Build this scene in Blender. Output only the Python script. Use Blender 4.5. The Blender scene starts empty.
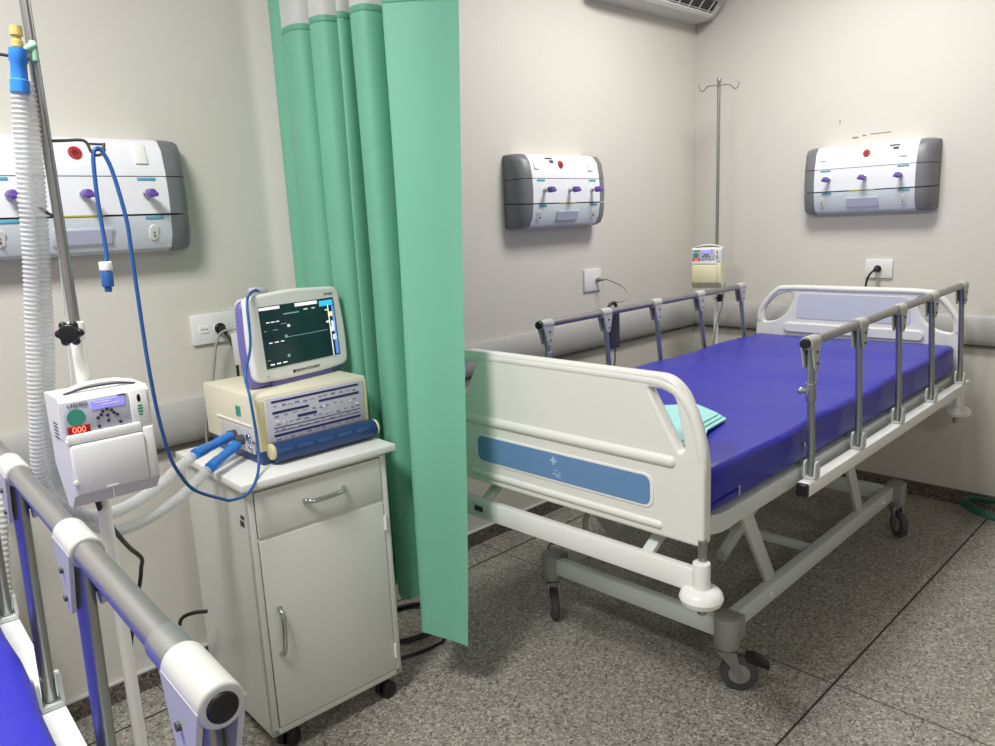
import bpy, bmesh, math, random
from mathutils import Vector, Matrix, Euler
random.seed(7)
S = bpy.context.scene
COL = S.collection
R = math.radians

# ------------------------------------------------------------------ materials
def mat(name, col, rough=.5, metal=0.0, bump=None, spec=.5, coat=0.0, emit=None, vary=0.0, vscale=4.0, trans=0.0, alpha=None):
    m = bpy.data.materials.new(name); m.use_nodes = True
    n = m.node_tree.nodes; l = m.node_tree.links; b = n['Principled BSDF']
    c = (*[((x/255)/12.92 if x/255 <= .04045 else ((x/255+.055)/1.055)**2.4) for x in col], 1)
    b.inputs['Base Color'].default_value = c
    b.inputs['Roughness'].default_value = rough
    b.inputs['Metallic'].default_value = metal
    b.inputs['Specular IOR Level'].default_value = spec
    b.inputs['Coat Weight'].default_value = coat
    if trans: b.inputs['Transmission Weight'].default_value = trans
    if alpha is not None: b.inputs['Alpha'].default_value = alpha
    if emit: b.inputs['Emission Color'].default_value = c; b.inputs['Emission Strength'].default_value = emit
    tc = n.new('ShaderNodeTexCoord')
    if vary or True:
        no = n.new('ShaderNodeTexNoise'); no.inputs['Scale'].default_value = vscale; no.inputs['Detail'].default_value = 4
        l.new(tc.outputs['Object'], no.inputs['Vector'])
        mr = n.new('ShaderNodeMapRange'); mr.inputs['To Min'].default_value = 1-vary; mr.inputs['To Max'].default_value = 1+vary*.6
        l.new(no.outputs['Fac'], mr.inputs['Value'])
        hs = n.new('ShaderNodeHueSaturation'); hs.inputs['Color'].default_value = c
        l.new(mr.outputs['Result'], hs.inputs['Value']); l.new(hs.outputs['Color'], b.inputs['Base Color'])
    if bump:
        sc, st = bump
        nb = n.new('ShaderNodeTexNoise'); nb.inputs['Scale'].default_value = sc; nb.inputs['Detail'].default_value = 3
        l.new(tc.outputs['Object'], nb.inputs['Vector'])
        bp = n.new('ShaderNodeBump'); bp.inputs['Strength'].default_value = st; bp.inputs['Distance'].default_value = .01
        l.new(nb.outputs['Fac'], bp.inputs['Height']); l.new(bp.outputs['Normal'], b.inputs['Normal'])
    return m

def lin(col): return (*[((x/255)/12.92 if x/255 <= .04045 else ((x/255+.055)/1.055)**2.4) for x in col], 1)

def terrazzo(name, cols, scale=140, grout=None, rough=.45):
    m = bpy.data.materials.new(name); m.use_nodes = True
    n = m.node_tree.nodes; l = m.node_tree.links; b = n['Principled BSDF']
    b.inputs['Roughness'].default_value = rough
    tc = n.new('ShaderNodeTexCoord')
    v = n.new('ShaderNodeTexVoronoi'); v.inputs['Scale'].default_value = scale
    l.new(tc.outputs['Object'], v.inputs['Vector'])
    sp = n.new('ShaderNodeSeparateColor'); l.new(v.outputs['Color'], sp.inputs[0])
    cr = n.new('ShaderNodeValToRGB'); cr.color_ramp.interpolation = 'CONSTANT'
    e = cr.color_ramp.elements
    e[0].position = 0; e[0].color = lin(cols[0][1]); e[1].position = cols[1][0]; e[1].color = lin(cols[1][1])
    for p, c in cols[2:]:
        k = e.new(p); k.color = lin(c)
    l.new(sp.outputs[0], cr.inputs['Fac'])
    no = n.new('ShaderNodeTexNoise'); no.inputs['Scale'].default_value = 3; no.inputs['Detail'].default_value = 5
    l.new(tc.outputs['Object'], no.inputs['Vector'])
    mr = n.new('ShaderNodeMapRange'); mr.inputs['To Min'].default_value = .85; mr.inputs['To Max'].default_value = 1.12
    l.new(no.outputs['Fac'], mr.inputs['Value'])
    hs = n.new('ShaderNodeHueSaturation'); l.new(cr.outputs['Color'], hs.inputs['Color']); l.new(mr.outputs['Result'], hs.inputs['Value'])
    l.new(hs.outputs['Color'], b.inputs['Base Color'])
    return m

M = {}
M['wall'] = mat('wall_paint', (212, 208, 199), .55, vary=.035, vscale=1.6, bump=(60, .05))
M['ceil'] = mat('ceiling_paint', (232, 231, 226), .8, vary=.02)
M['bumper'] = mat('bumper_vinyl', (176, 175, 172), .4, vary=.03, vscale=6)
M['bumper_dark'] = mat('bumper_shadow', (70, 69, 66), .6)  # dark tone standing in for the shadow under the guard rails
M['floor'] = terrazzo('floor_terrazzo', [(0, (100, 97, 90)), (.12, (134, 130, 121)), (.4, (151, 147, 137)), (.7, (167, 163, 153)), (.88, (188, 184, 174))], 150)
M['granite'] = terrazzo('skirting_granite', [(0, (66, 60, 56)), (.25, (96, 87, 80)), (.6, (116, 107, 99)), (.85, (138, 128, 119)), (.95, (84, 76, 72))], 150, rough=.3)
M['grout'] = mat('grout', (48, 46, 43), .8)
M['grout_brown'] = mat('grout_brown', (84, 74, 66), .8)
M['white_paint'] = mat('white_enamel', (214, 216, 208), .35, vary=.03, coat=.2)
M['lid'] = mat('white_laminate', (236, 236, 232), .3, vary=.02)
M['board'] = mat('bed_board_plastic', (229, 229, 222), .33, vary=.02, coat=.15)
M['board_panel'] = mat('head_board_inset', (205, 208, 218), .4, vary=.02)
M['frame'] = mat('frame_enamel', (206, 212, 208), .35, vary=.04)
M['base'] = mat('base_enamel', (204, 211, 205), .4, vary=.05)
M['cplas'] = mat('grey_plastic', (146, 145, 142), .5, vary=.04)
M['steel'] = mat('brushed_steel', (160, 159, 158), .34, .85, vary=.06, vscale=9)
M['chrome'] = mat('chrome', (200, 200, 198), .12, 1.0)
M['alu'] = mat('post_aluminium', (168, 172, 168), .3, .85, vary=.05)
M['bracket'] = mat('bracket_plastic', (186, 186, 180), .4, vary=.04)
M['black'] = mat('black_plastic', (18, 18, 19), .4)
M['rubber'] = mat('grey_rubber', (72, 73, 76), .6)
M['blue_mat'] = mat('royal_blue_vinyl', (38, 36, 162), .38, vary=.06, vscale=5, bump=(7, .35))
M['piping'] = mat('mattress_seam_vinyl', (30, 28, 130), .5)
M['strip'] = mat('blue_label', (104, 142, 186), .4, vary=.03)
M['emblem'] = mat('pale_blue_print', (170, 195, 222), .5)
M['pg'] = mat('panel_white', (232, 234, 238), .35, vary=.015)
M['plow'] = mat('panel_pale_blue_grey', (205, 212, 218), .35, vary=.02)
M['pgrey'] = mat('panel_end_grey', (118, 118, 122), .42, vary=.03)
M['pdark'] = mat('panel_seam', (40, 40, 42), .5)
M['teal'] = mat('teal_print', (90, 168, 190), .5)
M['purple'] = mat('purple_knob', (104, 76, 160), .35)
M['red'] = mat('red_print', (170, 38, 42), .5)
M['red_dark'] = mat('dark_red_print', (110, 26, 34), .5)
M['seam'] = mat('cover_seam', (92, 94, 100), .5)
M['print_grey'] = mat('grey_print', (126, 126, 152), .5)
M['roller_print'] = mat('roller_print', (54, 86, 138), .4)
M['label'] = mat('lavender_label', (196, 198, 220), .45)
M['socket'] = mat('socket_white', (236, 236, 230), .35)
M['outlet'] = mat('outlet_white', (228, 228, 226), .35)
M['yellow_seam'] = mat('yellow_strip', (180, 170, 60), .5)
M['cream'] = mat('cream_casing', (228, 223, 200), .42, vary=.03)
M['cream2'] = mat('cream_corner', (214, 206, 160), .42)
M['vpanel'] = mat('ventilator_face', (200, 200, 214), .4)
M['navy'] = mat('navy_print', (44, 38, 100), .45)
M['vblue'] = mat('ventilator_blue_base', (36, 64, 112), .35, vary=.06)
M['circ_blue'] = mat('blue_connector', (44, 122, 206), .35, vary=.04)
M['mon_white'] = mat('monitor_bezel', (232, 232, 228), .35)
M['mon_purple'] = mat('monitor_purple_trim', (112, 108, 176), .4)
M['screen'] = mat('screen_dark_green', (20, 44, 46), .25, emit=.35)
M['s_white'] = mat('screen_white', (215, 220, 220), .4, emit=.7)
M['s_green'] = mat('screen_green', (110, 150, 140), .4, emit=.5)
M['s_cyan'] = mat('screen_cyan', (50, 170, 210), .4, emit=.7)
M['s_blue'] = mat('screen_blue', (90, 130, 200), .4, emit=.6)
M['s_yellow'] = mat('screen_yellow', (225, 215, 150), .4, emit=.6)
M['pump'] = mat('pump_white', (222, 222, 220), .38, vary=.02)
M['pump_side'] = mat('pump_grey', (196, 197, 200), .4)
M['pump_face'] = mat('pump_face_grey', (188, 192, 202), .4)
M['pump_yellow'] = mat('pump_yellowed_casing', (230, 224, 184), .4)
M['lcd'] = mat('lcd_lavender', (140, 136, 220), .35, emit=.5)
M['led_bg'] = mat('led_window', (150, 26, 26), .3, emit=.15)
M['led'] = mat('led_digits', (255, 110, 95), .3, emit=1.4)
M['green_dot'] = mat('green_print', (60, 150, 126), .5)
M['dark_text'] = mat('dark_print', (50, 52, 60), .5)
M['cable_blue'] = mat('cable_blue', (44, 92, 160), .4)
M['cable_grey'] = mat('cable_grey', (150, 148, 142), .5)
M['cable_black'] = mat('cable_black', (22, 22, 24), .45)
M['cable_green'] = mat('cable_green', (14, 84, 66), .4)
M['gown'] = mat('aqua_cloth', (160, 214, 212), .8, vary=.05, bump=(30, .3))
M['ac'] = mat('ac_white', (196, 196, 190), .4)
M['yellowish'] = mat('amber_adapter', (206, 186, 110), .3, trans=.3)
M['mint'] = mat('mint_plastic', (150, 205, 170), .4)
M['stain'] = mat('wall_scuff', (150, 132, 112), .8)
M['lampface'] = mat('lamp_diffuser', (245, 245, 240), .6)
M['tube_clear'] = mat('handle_chrome', (190, 196, 190), .15, .9)

def translucent(name, col, fac, alpha=1.0, weave=False, bump=(26, .08)):
    m = bpy.data.materials.new(name); m.use_nodes = True
    n = m.node_tree.nodes; l = m.node_tree.links; n.remove(n['Principled BSDF'])
    out = n['Material Output']
    b = n.new('ShaderNodeBsdfPrincipled'); b.inputs['Base Color'].default_value = lin(col); b.inputs['Roughness'].default_value = .5
    b.inputs['Specular IOR Level'].default_value = .3
    t = n.new('ShaderNodeBsdfTranslucent'); t.inputs['Color'].default_value = lin(col)
    mx = n.new('ShaderNodeMixShader'); mx.inputs[0].default_value = fac
    l.new(b.outputs[0], mx.inputs[1]); l.new(t.outputs[0], mx.inputs[2])
    tc = n.new('ShaderNodeTexCoord')
    nb = n.new('ShaderNodeTexNoise'); nb.inputs['Scale'].default_value = bump[0]; l.new(tc.outputs['Object'], nb.inputs['Vector'])
    bp = n.new('ShaderNodeBump'); bp.inputs['Strength'].default_value = bump[1]; bp.inputs['Distance'].default_value = .01
    l.new(nb.outputs['Fac'], bp.inputs['Height']); l.new(bp.outputs['Normal'], b.inputs['Normal'])
    last = mx
    if alpha < 1:
        tr = n.new('ShaderNodeBsdfTransparent'); m2 = n.new('ShaderNodeMixShader'); m2.inputs[0].default_value = alpha
        l.new(tr.outputs[0], m2.inputs[1]); l.new(mx.outputs[0], m2.inputs[2]); last = m2
    l.new(last.outputs[0], out.inputs['Surface'])
    return m
M['curtain'] = translucent('curtain_green_vinyl', (128, 196, 168), .22)
M['mesh'] = translucent('curtain_white_mesh', (225, 226, 224), .3, alpha=.85)
M['hose'] = translucent('hose_clear_plastic', (226, 228, 228), .35, alpha=.6, bump=(40, .05))
M['hem'] = translucent('curtain_hem_green', (112, 182, 154), .2)

# ------------------------------------------------------------------ geometry helpers
class G:
    def __init__(s): s.bm = bmesh.new()
    def box(s, c, d, rot=None, bev=0.0, seg=2):
        m = Matrix.Translation(Vector(c)) @ (rot.to_matrix().to_4x4() if rot else Matrix()) @ Matrix.Diagonal((d[0], d[1], d[2], 1))
        r = bmesh.ops.create_cube(s.bm, size=1, matrix=m)
        if bev:
            es = set()
            for v in r['verts']:
                for e in v.link_edges: es.add(e)
            bmesh.ops.bevel(s.bm, geom=list(es), offset=bev, segments=seg, affect='EDGES', profile=.5, clamp_overlap=True)
        return s
    def beam(s, p0, p1, w, h, bev=.003, up=(0, 0, 1)):
        p0 = Vector(p0); p1 = Vector(p1); d = p1-p0; L = d.length; x = d.normalized()
        u = Vector(up); y = u.cross(x).normalized(); z = x.cross(y)
        m = Matrix((x, y, z)).transposed().to_4x4(); m.translation = (p0+p1)/2
        mm = m @ Matrix.Diagonal((L, w, h, 1))
        r = bmesh.ops.create_cube(s.bm, size=1, matrix=mm)
        if bev:
            es = set()
            for v in r['verts']:
                for e in v.link_edges: es.add(e)
            bmesh.ops.bevel(s.bm, geom=list(es), offset=bev, segments=2, affect='EDGES', profile=.5, clamp_overlap=True)
        return s
    def cyl(s, p0, p1, r, r2=None, seg=24, bev=0.0):
        p0 = Vector(p0); p1 = Vector(p1); d = p1-p0
        q = d.to_track_quat('Z', 'Y').to_matrix().to_4x4(); q.translation = (p0+p1)/2
        rr = bmesh.ops.create_cone(s.bm, cap_ends=True, segments=seg, radius1=r, radius2=r if r2 is None else r2, depth=d.length, matrix=q)
        if bev:
            es = set()
            for v in rr['verts']:
                for f in v.link_faces:
                    if len(f.verts) > 4:
                        for e in f.edges: es.add(e)
            bmesh.ops.bevel(s.bm, geom=list(es), offset=bev, segments=3, affect='EDGES', profile=.5, clamp_overlap=True)
        return s
    def sphere(s, c, r, sc=(1, 1, 1), seg=20):
        m = Matrix.Translation(Vector(c)) @ Matrix.Diagonal((sc[0], sc[1], sc[2], 1))
        bmesh.ops.create_uvsphere(s.bm, u_segments=seg, v_segments=seg//2, radius=r, matrix=m); return s
    def lathe(s, c, prof, axis=(0, 0, 1), seg=28):
        q = Vector(axis).to_track_quat('Z', 'Y').to_matrix(); c = Vector(c); rings = []
        for (r, z) in prof:
            rings.append([s.bm.verts.new(c + q @ Vector((r*math.cos(2*math.pi*i/seg), r*math.sin(2*math.pi*i/seg), z))) for i in range(seg)])
        for a, b in zip(rings, rings[1:]):
            for i in range(seg):
                s.bm.faces.new((a[i], a[(i+1) % seg], b[(i+1) % seg], b[i]))
        s.bm.faces.new(rings[0][::-1]); s.bm.faces.new(rings[-1]); return s
    def tube(s, pts, r, seg=12, n=6, rfun=None, smooth=True, cap=True):
        P = catmull(pts, n) if smooth else [Vector(p) for p in pts]
        rings = []; T0 = (P[1]-P[0]).normalized(); N = T0.orthogonal().normalized()
        acc = 0
        for i, p in enumerate(P):
            t = (P[min(i+1, len(P)-1)]-P[max(i-1, 0)]).normalized()
            N = (N - t*N.dot(t)).normalized(); Bn = t.cross(N)
            if i: acc += (p-P[i-1]).length
            rr = rfun(acc, i) if rfun else r
            rings.append([s.bm.verts.new(p + (N*math.cos(2*math.pi*k/seg)+Bn*math.sin(2*math.pi*k/seg))*rr) for k in range(seg)])
        for a, b in zip(rings, rings[1:]):
            for i in range(seg): s.bm.faces.new((a[i], a[(i+1) % seg], b[(i+1) % seg], b[i]))
        if cap: s.bm.faces.new(rings[0][::-1]); s.bm.faces.new(rings[-1])
        return s
    def prism(s, poly, f0, f1):
        """poly: 2D outline; f0/f1 map a 2D point to the two 3D sides"""
        a = [s.bm.verts.new(Vector(f0(*p))) for p in poly]; b = [s.bm.verts.new(Vector(f1(*p))) for p in poly]
        s.bm.faces.new(a); s.bm.faces.new(b[::-1]); k = len(poly)
        for i in range(k): s.bm.faces.new((a[i], b[i], b[(i+1) % k], a[(i+1) % k]))
        return s
    def add_mesh(s, me, mtx=None):
        t = bmesh.new(); t.from_mesh(me)
        if mtx: bmesh.ops.transform(t, matrix=mtx, verts=t.verts)
        tmp = bpy.data.meshes.new('tmp'); t.to_mesh(tmp); t.free(); s.bm.from_mesh(tmp); bpy.data.meshes.remove(tmp); return s
    def build(s, name, m, parent=None, smooth=35, mtx=None):
        bmesh.ops.recalc_face_normals(s.bm, faces=s.bm.faces)
        if mtx: bmesh.ops.transform(s.bm, matrix=mtx, verts=s.bm.verts)
        me = bpy.data.meshes.new(name); s.bm.to_mesh(me); s.bm.free()
        if smooth:
            me.polygons.foreach_set('use_smooth', [True]*len(me.polygons)); me.set_sharp_from_angle(angle=R(smooth))
        me.materials.append(m)
        o = bpy.data.objects.new(name, me); COL.objects.link(o)
        if parent: o.parent = parent
        return o

def pieces(items, name, m, parent, smooth=35, mtx=None):
    for f in items:
        g = G(); f(g); g.build(name, m, parent, smooth, mtx)

def catmull(pts, n):
    P = [Vector(p) for p in pts]; P = [P[0]*2-P[1]]+P+[P[-1]*2-P[-2]]; out = []
    for i in range(1, len(P)-2):
        a, b, c, d = P[i-1:i+3]
        for k in range(n):
            t = k/n; out.append(.5*((2*b)+(c-a)*t+(2*a-5*b+4*c-d)*t*t+(3*b-a-3*c+d)*t**3))
    out.append(P[-2]); return out

def resample(P, step):
    out = [P[0].copy()]; acc = 0
    for a, b in zip(P, P[1:]):
        L = (b-a).length; pos = step-acc
        while pos <= L and L > 0: out.append(a+(b-a)*(pos/L)); pos += step
        acc = (acc+L) % step
    return out

def rrect(x0, y0, x1, y1, r, n=5):
    o = []
    for cx, cy, a in ((x1-r, y1-r, 0), (x0+r, y1-r, 90), (x0+r, y0+r, 180), (x1-r, y0+r, 270)):
        for k in range(n+1):
            t = R(a+90*k/n); o.append((cx+r*math.cos(t), cy+r*math.sin(t)))
    return o
def roundpoly(pts, r, n=5):
    out = []; k = len(pts)
    for i in range(k):
        p = Vector(pts[i]); a = Vector(pts[i-1])-p; b = Vector(pts[(i+1) % k])-p
        rr = min(r if not isinstance(r, (list, tuple)) else r[i], a.length*.48, b.length*.48)
        s = p+a.normalized()*rr; e = p+b.normalized()*rr
        for j in range(n+1):
            t = j/n; q = s*(1-t)**2+p*2*t*(1-t)+e*t*t; out.append((q.x, q.y))
    return out
def plate(outline, holes, thick, bev):
    """flat plate with holes in XY, centred on Z=0, rounded edges"""
    cu = bpy.data.curves.new('c', 'CURVE'); cu.dimensions = '2D'; cu.fill_mode = 'BOTH'
    for poly in [outline]+holes:
        sp = cu.splines.new('POLY'); sp.points.add(len(poly)-1)
        for i, p in enumerate(poly): sp.points[i].co = (p[0], p[1], 0, 1)
        sp.use_cyclic_u = True
    cu.extrude = thick/2-bev; cu.bevel_depth = bev; cu.bevel_resolution = 2; cu.offset = -bev
    o = bpy.data.objects.new('c', cu); me = bpy.data.meshes.new_from_object(o); bpy.data.objects.remove(o)
    return me
def text(name, s, size, m, parent, mtx, ext=.0004, align='CENTER'):
    cu = bpy.data.curves.new('t', 'FONT'); cu.body = s; cu.size = size; cu.extrude = ext; cu.align_x = align; cu.align_y = 'CENTER'
    o = bpy.data.objects.new('t', cu); COL.objects.link(o); bpy.context.view_layer.update()
    me = bpy.data.meshes.new_from_object(o.evaluated_get(bpy.context.evaluated_depsgraph_get())); bpy.data.objects.remove(o)
    me.transform(mtx); me.materials.clear(); me.materials.append(m); me.name = name
    q = bpy.data.objects.new(name, me); COL.objects.link(q)
    if parent: q.parent = parent
    return q
def thing(name, label, cat, loc=(0, 0, 0), rz=0, group=None):
    o = bpy.data.objects.new(name, None); COL.objects.link(o); o.location = loc; o.rotation_euler = (0, 0, rz)
    o.empty_display_size = .1; o['label'] = label; o['category'] = cat
    if group: o['group'] = group
    return o
def tag(o, label, cat, group=None):
    o['label'] = label; o['category'] = cat
    if group: o['group'] = group
    return o
def struct(o): o['kind'] = 'structure'; return o
def copy_tree(o, parent=None):
    c = o.copy(); COL.objects.link(c); c.parent = parent
    for ch in list(o.children): copy_tree(ch, c)
    return c
YZ = Matrix(((0, 0, 1, 0), (1, 0, 0, 0), (0, 1, 0, 0), (0, 0, 0, 1)))     # plate XY -> world YZ (thickness along X)

# ------------------------------------------------------------------ the room
X0, Y0, H = -6.4, -6.4, 3.0
struct(G().box(((X0)/2, Y0/2, -.05), (-X0+.4, -Y0+.4, .1)).build('floor', M['floor'], None, 0))
struct(G().box(((X0)/2, Y0/2, H+.05), (-X0+.4, -Y0+.4, .1)).build('ceiling', M['ceil'], None, 0))
struct(G().box((X0/2, .1, H/2), (-X0+.4, .2, H)).build('wall_back', M['wall'], None, 0))
struct(G().box((.1, Y0/2, H/2), (.2, -Y0, H)).build('wall_right', M['wall'], None, 0))
struct(G().box((X0-.1, Y0/2, H/2), (.2, -Y0, H)).build('wall_left', M['wall'], None, 0))
struct(G().box((X0/2, Y0-.1, H/2), (-X0+.4, .2, H)).build('wall_front', M['wall'], None, 0))
# terrazzo skirting with its pale cap, on the two walls in view
struct(G().box((X0/2, -.008, .034), (-X0, .016, .068)).build('baseboard_back', M['granite'], None, 0))
struct(G().box((-.008, Y0/2, .034), (.016, -Y0-.032, .068)).build('baseboard_right', M['granite'], None, 0))
struct(G().box((X0/2, -.0085, .071), (-X0, .017, .006)).build('trim_1', M['pump_side'], None, 0))
struct(G().box((-.0085, Y0/2, .071), (.017, -Y0-.034, .006)).build('trim_2', M['granite'], None, 0))
# joints in the terrazzo floor
g = G()
for y in (-.175, -1.725, -3.275, -4.825): g.box((X0/2, y, .0004), (-X0, .007, .0012))
struct(g.build('trim_3', M['grout'], None, 0))
g = G()
for x in (-1.95, -3.50, -5.05): g.box((x, Y0/2, .0004), (.004, -Y0, .0010))
struct(g.build('trim_9', M['grout_brown'], None, 0))
# wall guard rails (bowed vinyl profile)
def guard(name, back):
    prof = [(0, 0), (.018, .002), (.03, .02), (.036, .05), (.038, .075), (.036, .10), (.03, .13), (.018, .15), (0, .152)]
    zb = .834; g = G()
    if back: g.prism(prof, lambda d, z: (X0, -d, zb+z), lambda d, z: (-.002, -d, zb+z))
    else: g.prism(prof, lambda d, z: (-d, Y0, zb+z), lambda d, z: (-d, -.002, zb+z))
    struct(g.build(name, M['bumper'], None, 40))
    h = G()  # dark strip painting the shadow line below the rail
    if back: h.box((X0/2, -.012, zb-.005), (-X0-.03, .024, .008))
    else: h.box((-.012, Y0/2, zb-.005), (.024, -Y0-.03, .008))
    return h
h1 = guard('trim_4', True); struct(h1.build('guard_shadow_1', M['bumper_dark'], None, 0))
h2 = guard('trim_5', False); struct(h2.build('guard_shadow_2', M['bumper_dark'], None, 0))

# ------------------------------------------------------------------ ceiling lights (two ward lamps and an added fill)
def lamp(x, y, w, label, size=.62):
    t = thing('ceiling_light', label, 'ceiling light', (x, y, H))
    G().box((0, 0, -.018), (size+.06, size+.06, .036), bev=.004).build('frame', M['white_paint'], t)
    G().box((0, 0, -.037), (size, size, .004)).build('diffuser', M['lampface'], t, 0)
    L = bpy.data.lights.new('lamp', 'AREA'); L.shape = 'SQUARE'; L.size = size*.95; L.energy = w; L.color = (1, .985, .96)
    lo = bpy.data.objects.new('lamp', L); COL.objects.link(lo); lo.parent = t; lo.location = (0, 0, -.045)
    return t
lamp(-1.15, -1.15, 31, 'square ceiling light above the bed by the right wall')
lamp(-4.2, -4.6, 30, 'added square fill light behind the viewer at the foot of the beds')  # unseen lamp added to brighten the cabinet, monitor and curtain fronts
lamp(-4.5, -1.38, 58, 'square ceiling light above the bed at the left edge')

# ------------------------------------------------------------------ hospital beds
def caster(parent, u, v, ang, pedal=True, housing=True):
    rt = Matrix.Translation((u, v, 0)) @ Matrix.Rotation(ang, 4, 'Z')
    hx = -.028 if u > 0 else .028
    c = G().cyl((u, v, .150), (u, v, .256), .041, seg=28, bev=.006).box((u+hx, v, .212), (.06, .074, .082), bev=.006).build('caster_housing', M['cplas'], parent)
    f = G()
    f.cyl((0, 0, .14), (0, 0, .158), .026, bev=.003)
    for s in (-1, 1):
        f.prism([(-.028, .14), (.03, .14), (.046, .075), (.052, .045), (.034, .045), (.012, .09), (-.02, .125)],
                lambda x, z, s=s: (x, s*.021-.0025, z), lambda x, z, s=s: (x, s*.021+.0025, z))
    f.box((0, 0, .138), (.056, .046, .006), bev=.002)
    f.build('fork', M['steel'], c, mtx=rt)
    G().lathe((.04, 0, .0625), [(.02, -.015), (.05, -.016), (.06, -.012), (.0625, 0), (.06, .012), (.05, .016), (.02, .015)], axis=(0, 1, 0)).build('wheel', M['rubber'], c, mtx=rt)
    G().lathe((.04, 0, .0625), [(.001, -.019), (.022, -.018), (.034, -.016), (.034, .016), (.022, .018), (.001, .019)], axis=(0, 1, 0)).build('wheel_hub', M['cplas'], c, mtx=rt)
    if pedal:
        G().prism([(-.060, .128), (-.060, .112), (-.128, .088), (-.134, .098), (-.09, .130)],
                  lambda x, z: (-x, -.02, z), lambda x, z: (-x, .02, z)).build('brake_pedal', M['black'], c, mtx=rt)
    return c

def side_rail(bed, s, label=None, near=False):
    """s = -1 : side with negative v"""
    v = s*.535
    hl = .043 if near else .034
    ut = [-.617, -.225, .172, .566, 1.0]; ub = [-.576, -.18, .234, .653, 1.087]; zt = 1.143; zb = .70
    if s > 0: zt = 1.128
    Z = (lambda u: zt) if s > 0 or near else (lambda u: zt+.022*(u+.63)/1.63)
    r = G().cyl((-.63, v, Z(-.63)), (1.015, v, Z(1.015)), .0145, seg=20).build('side_rail', M['steel'], bed)
    g = G().cyl((-.6625 if near else -.664, v, zt), (-.628, v, zt), .0125 if near else .0155, seg=20, bev=.002)
    g.build('rail_plug', M['black'], r)
    zbase = zt; Z0 = (lambda u: zbase) if s > 0 or near else (lambda u: zbase+.022*(u+.63)/1.63)
    for i, (a, b) in enumerate(zip(ut, ub)):
        zt = Z0(a); top = (a, v, zt-.02); bot = (b, v, zb+.012)
        G().cyl(top, bot, .0115, seg=16).build('rail_post', M['alu'], r)
        br = G()
        # sleeve round the tube with a tapering two-cheek fork below it
        br.cyl((a-hl, v, zt), (a+hl, v, zt), .0188 if near else .0205, seg=24, bev=.004)
        for q in (-1, 1):
            br.prism(roundpoly([(-hl, .002), (hl, .002), (.014, -.085), (-.006, -.085)], [.004, .004, .012, .012]),
                     lambda x, z, a=a, q=q, zt=zt: (a+x, v+q*.0165-.0025, zt+z), lambda x, z, a=a, q=q, zt=zt: (a+x, v+q*.0165+.0025, zt+z))
        bo = br.build('rail_bracket', M['bracket'], r)
        g = G().cyl((a+.004, v-.0225, zt-.03), (a+.004, v+.0225, zt-.03), .004, seg=10).cyl((a+.006, v-.0225, zt-.066), (a+.006, v+.0225, zt-.066), .004, seg=10).box((a+.005, v, zt-.048), (.003, .030, .036))
        g.build('bolt_pair', M['rubber'], r)
        fo = G()
        for q in (-1, 1):
            fo.prism(roundpoly([(-.02, 0), (.02, 0), (.016, .055), (-.016, .055)], .01),
                     lambda x, z, b=b, q=q: (b+x, v+q*.017-.003, zb+z), lambda x, z, b=b, q=q: (b+x, v+q*.017+.003, zb+z))
        fo.box((b, v, zb+.004), (.04, .034, .008))
        fo.build('post_clevis', M['frame'], r)
    zt = zbase
    ch = G().box((.276, v, .676), (1.815, .04, .044), bev=.004).build('rail_channel', M['lid'], r)
    G().box((-.640, v, .676), (.022, .036, .04), bev=.004).build('channel_plug', M['black'], r)
    # standoffs carrying the channel on the deck frame
    for u in (-.45, .25, .95): G().box((u, v-s*.03, .676), (.03, .05, .03)).build('channel_bracket', M['frame'], r)
    # release stay and knob by the first post
    G().tube([(-.585, v+s*.012, zt-.05), (-.588, v+s*.012, zt-.11), (-.600, v+s*.006, zt-.155)], .003, 8, 3).build('release_stay', M['chrome'], r)
    k = G().cyl((-.603, v-.006, .985), (-.603, v+.030, .985), .008, seg=16, bev=.002).cyl((-.602, v, .955), (-.607, v, 1.015), .0155, seg=16, bev=.002)
    k.sphere((-.603, v+.032, .985), .011).build('release_knob', M['alu'], r)
    if near:
        G().cyl((-.53, v, zt), (-.60, v, zt), .0172, seg=24, bev=.002).build('rail_sleeve', M['alu'], r)
    return r

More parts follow.
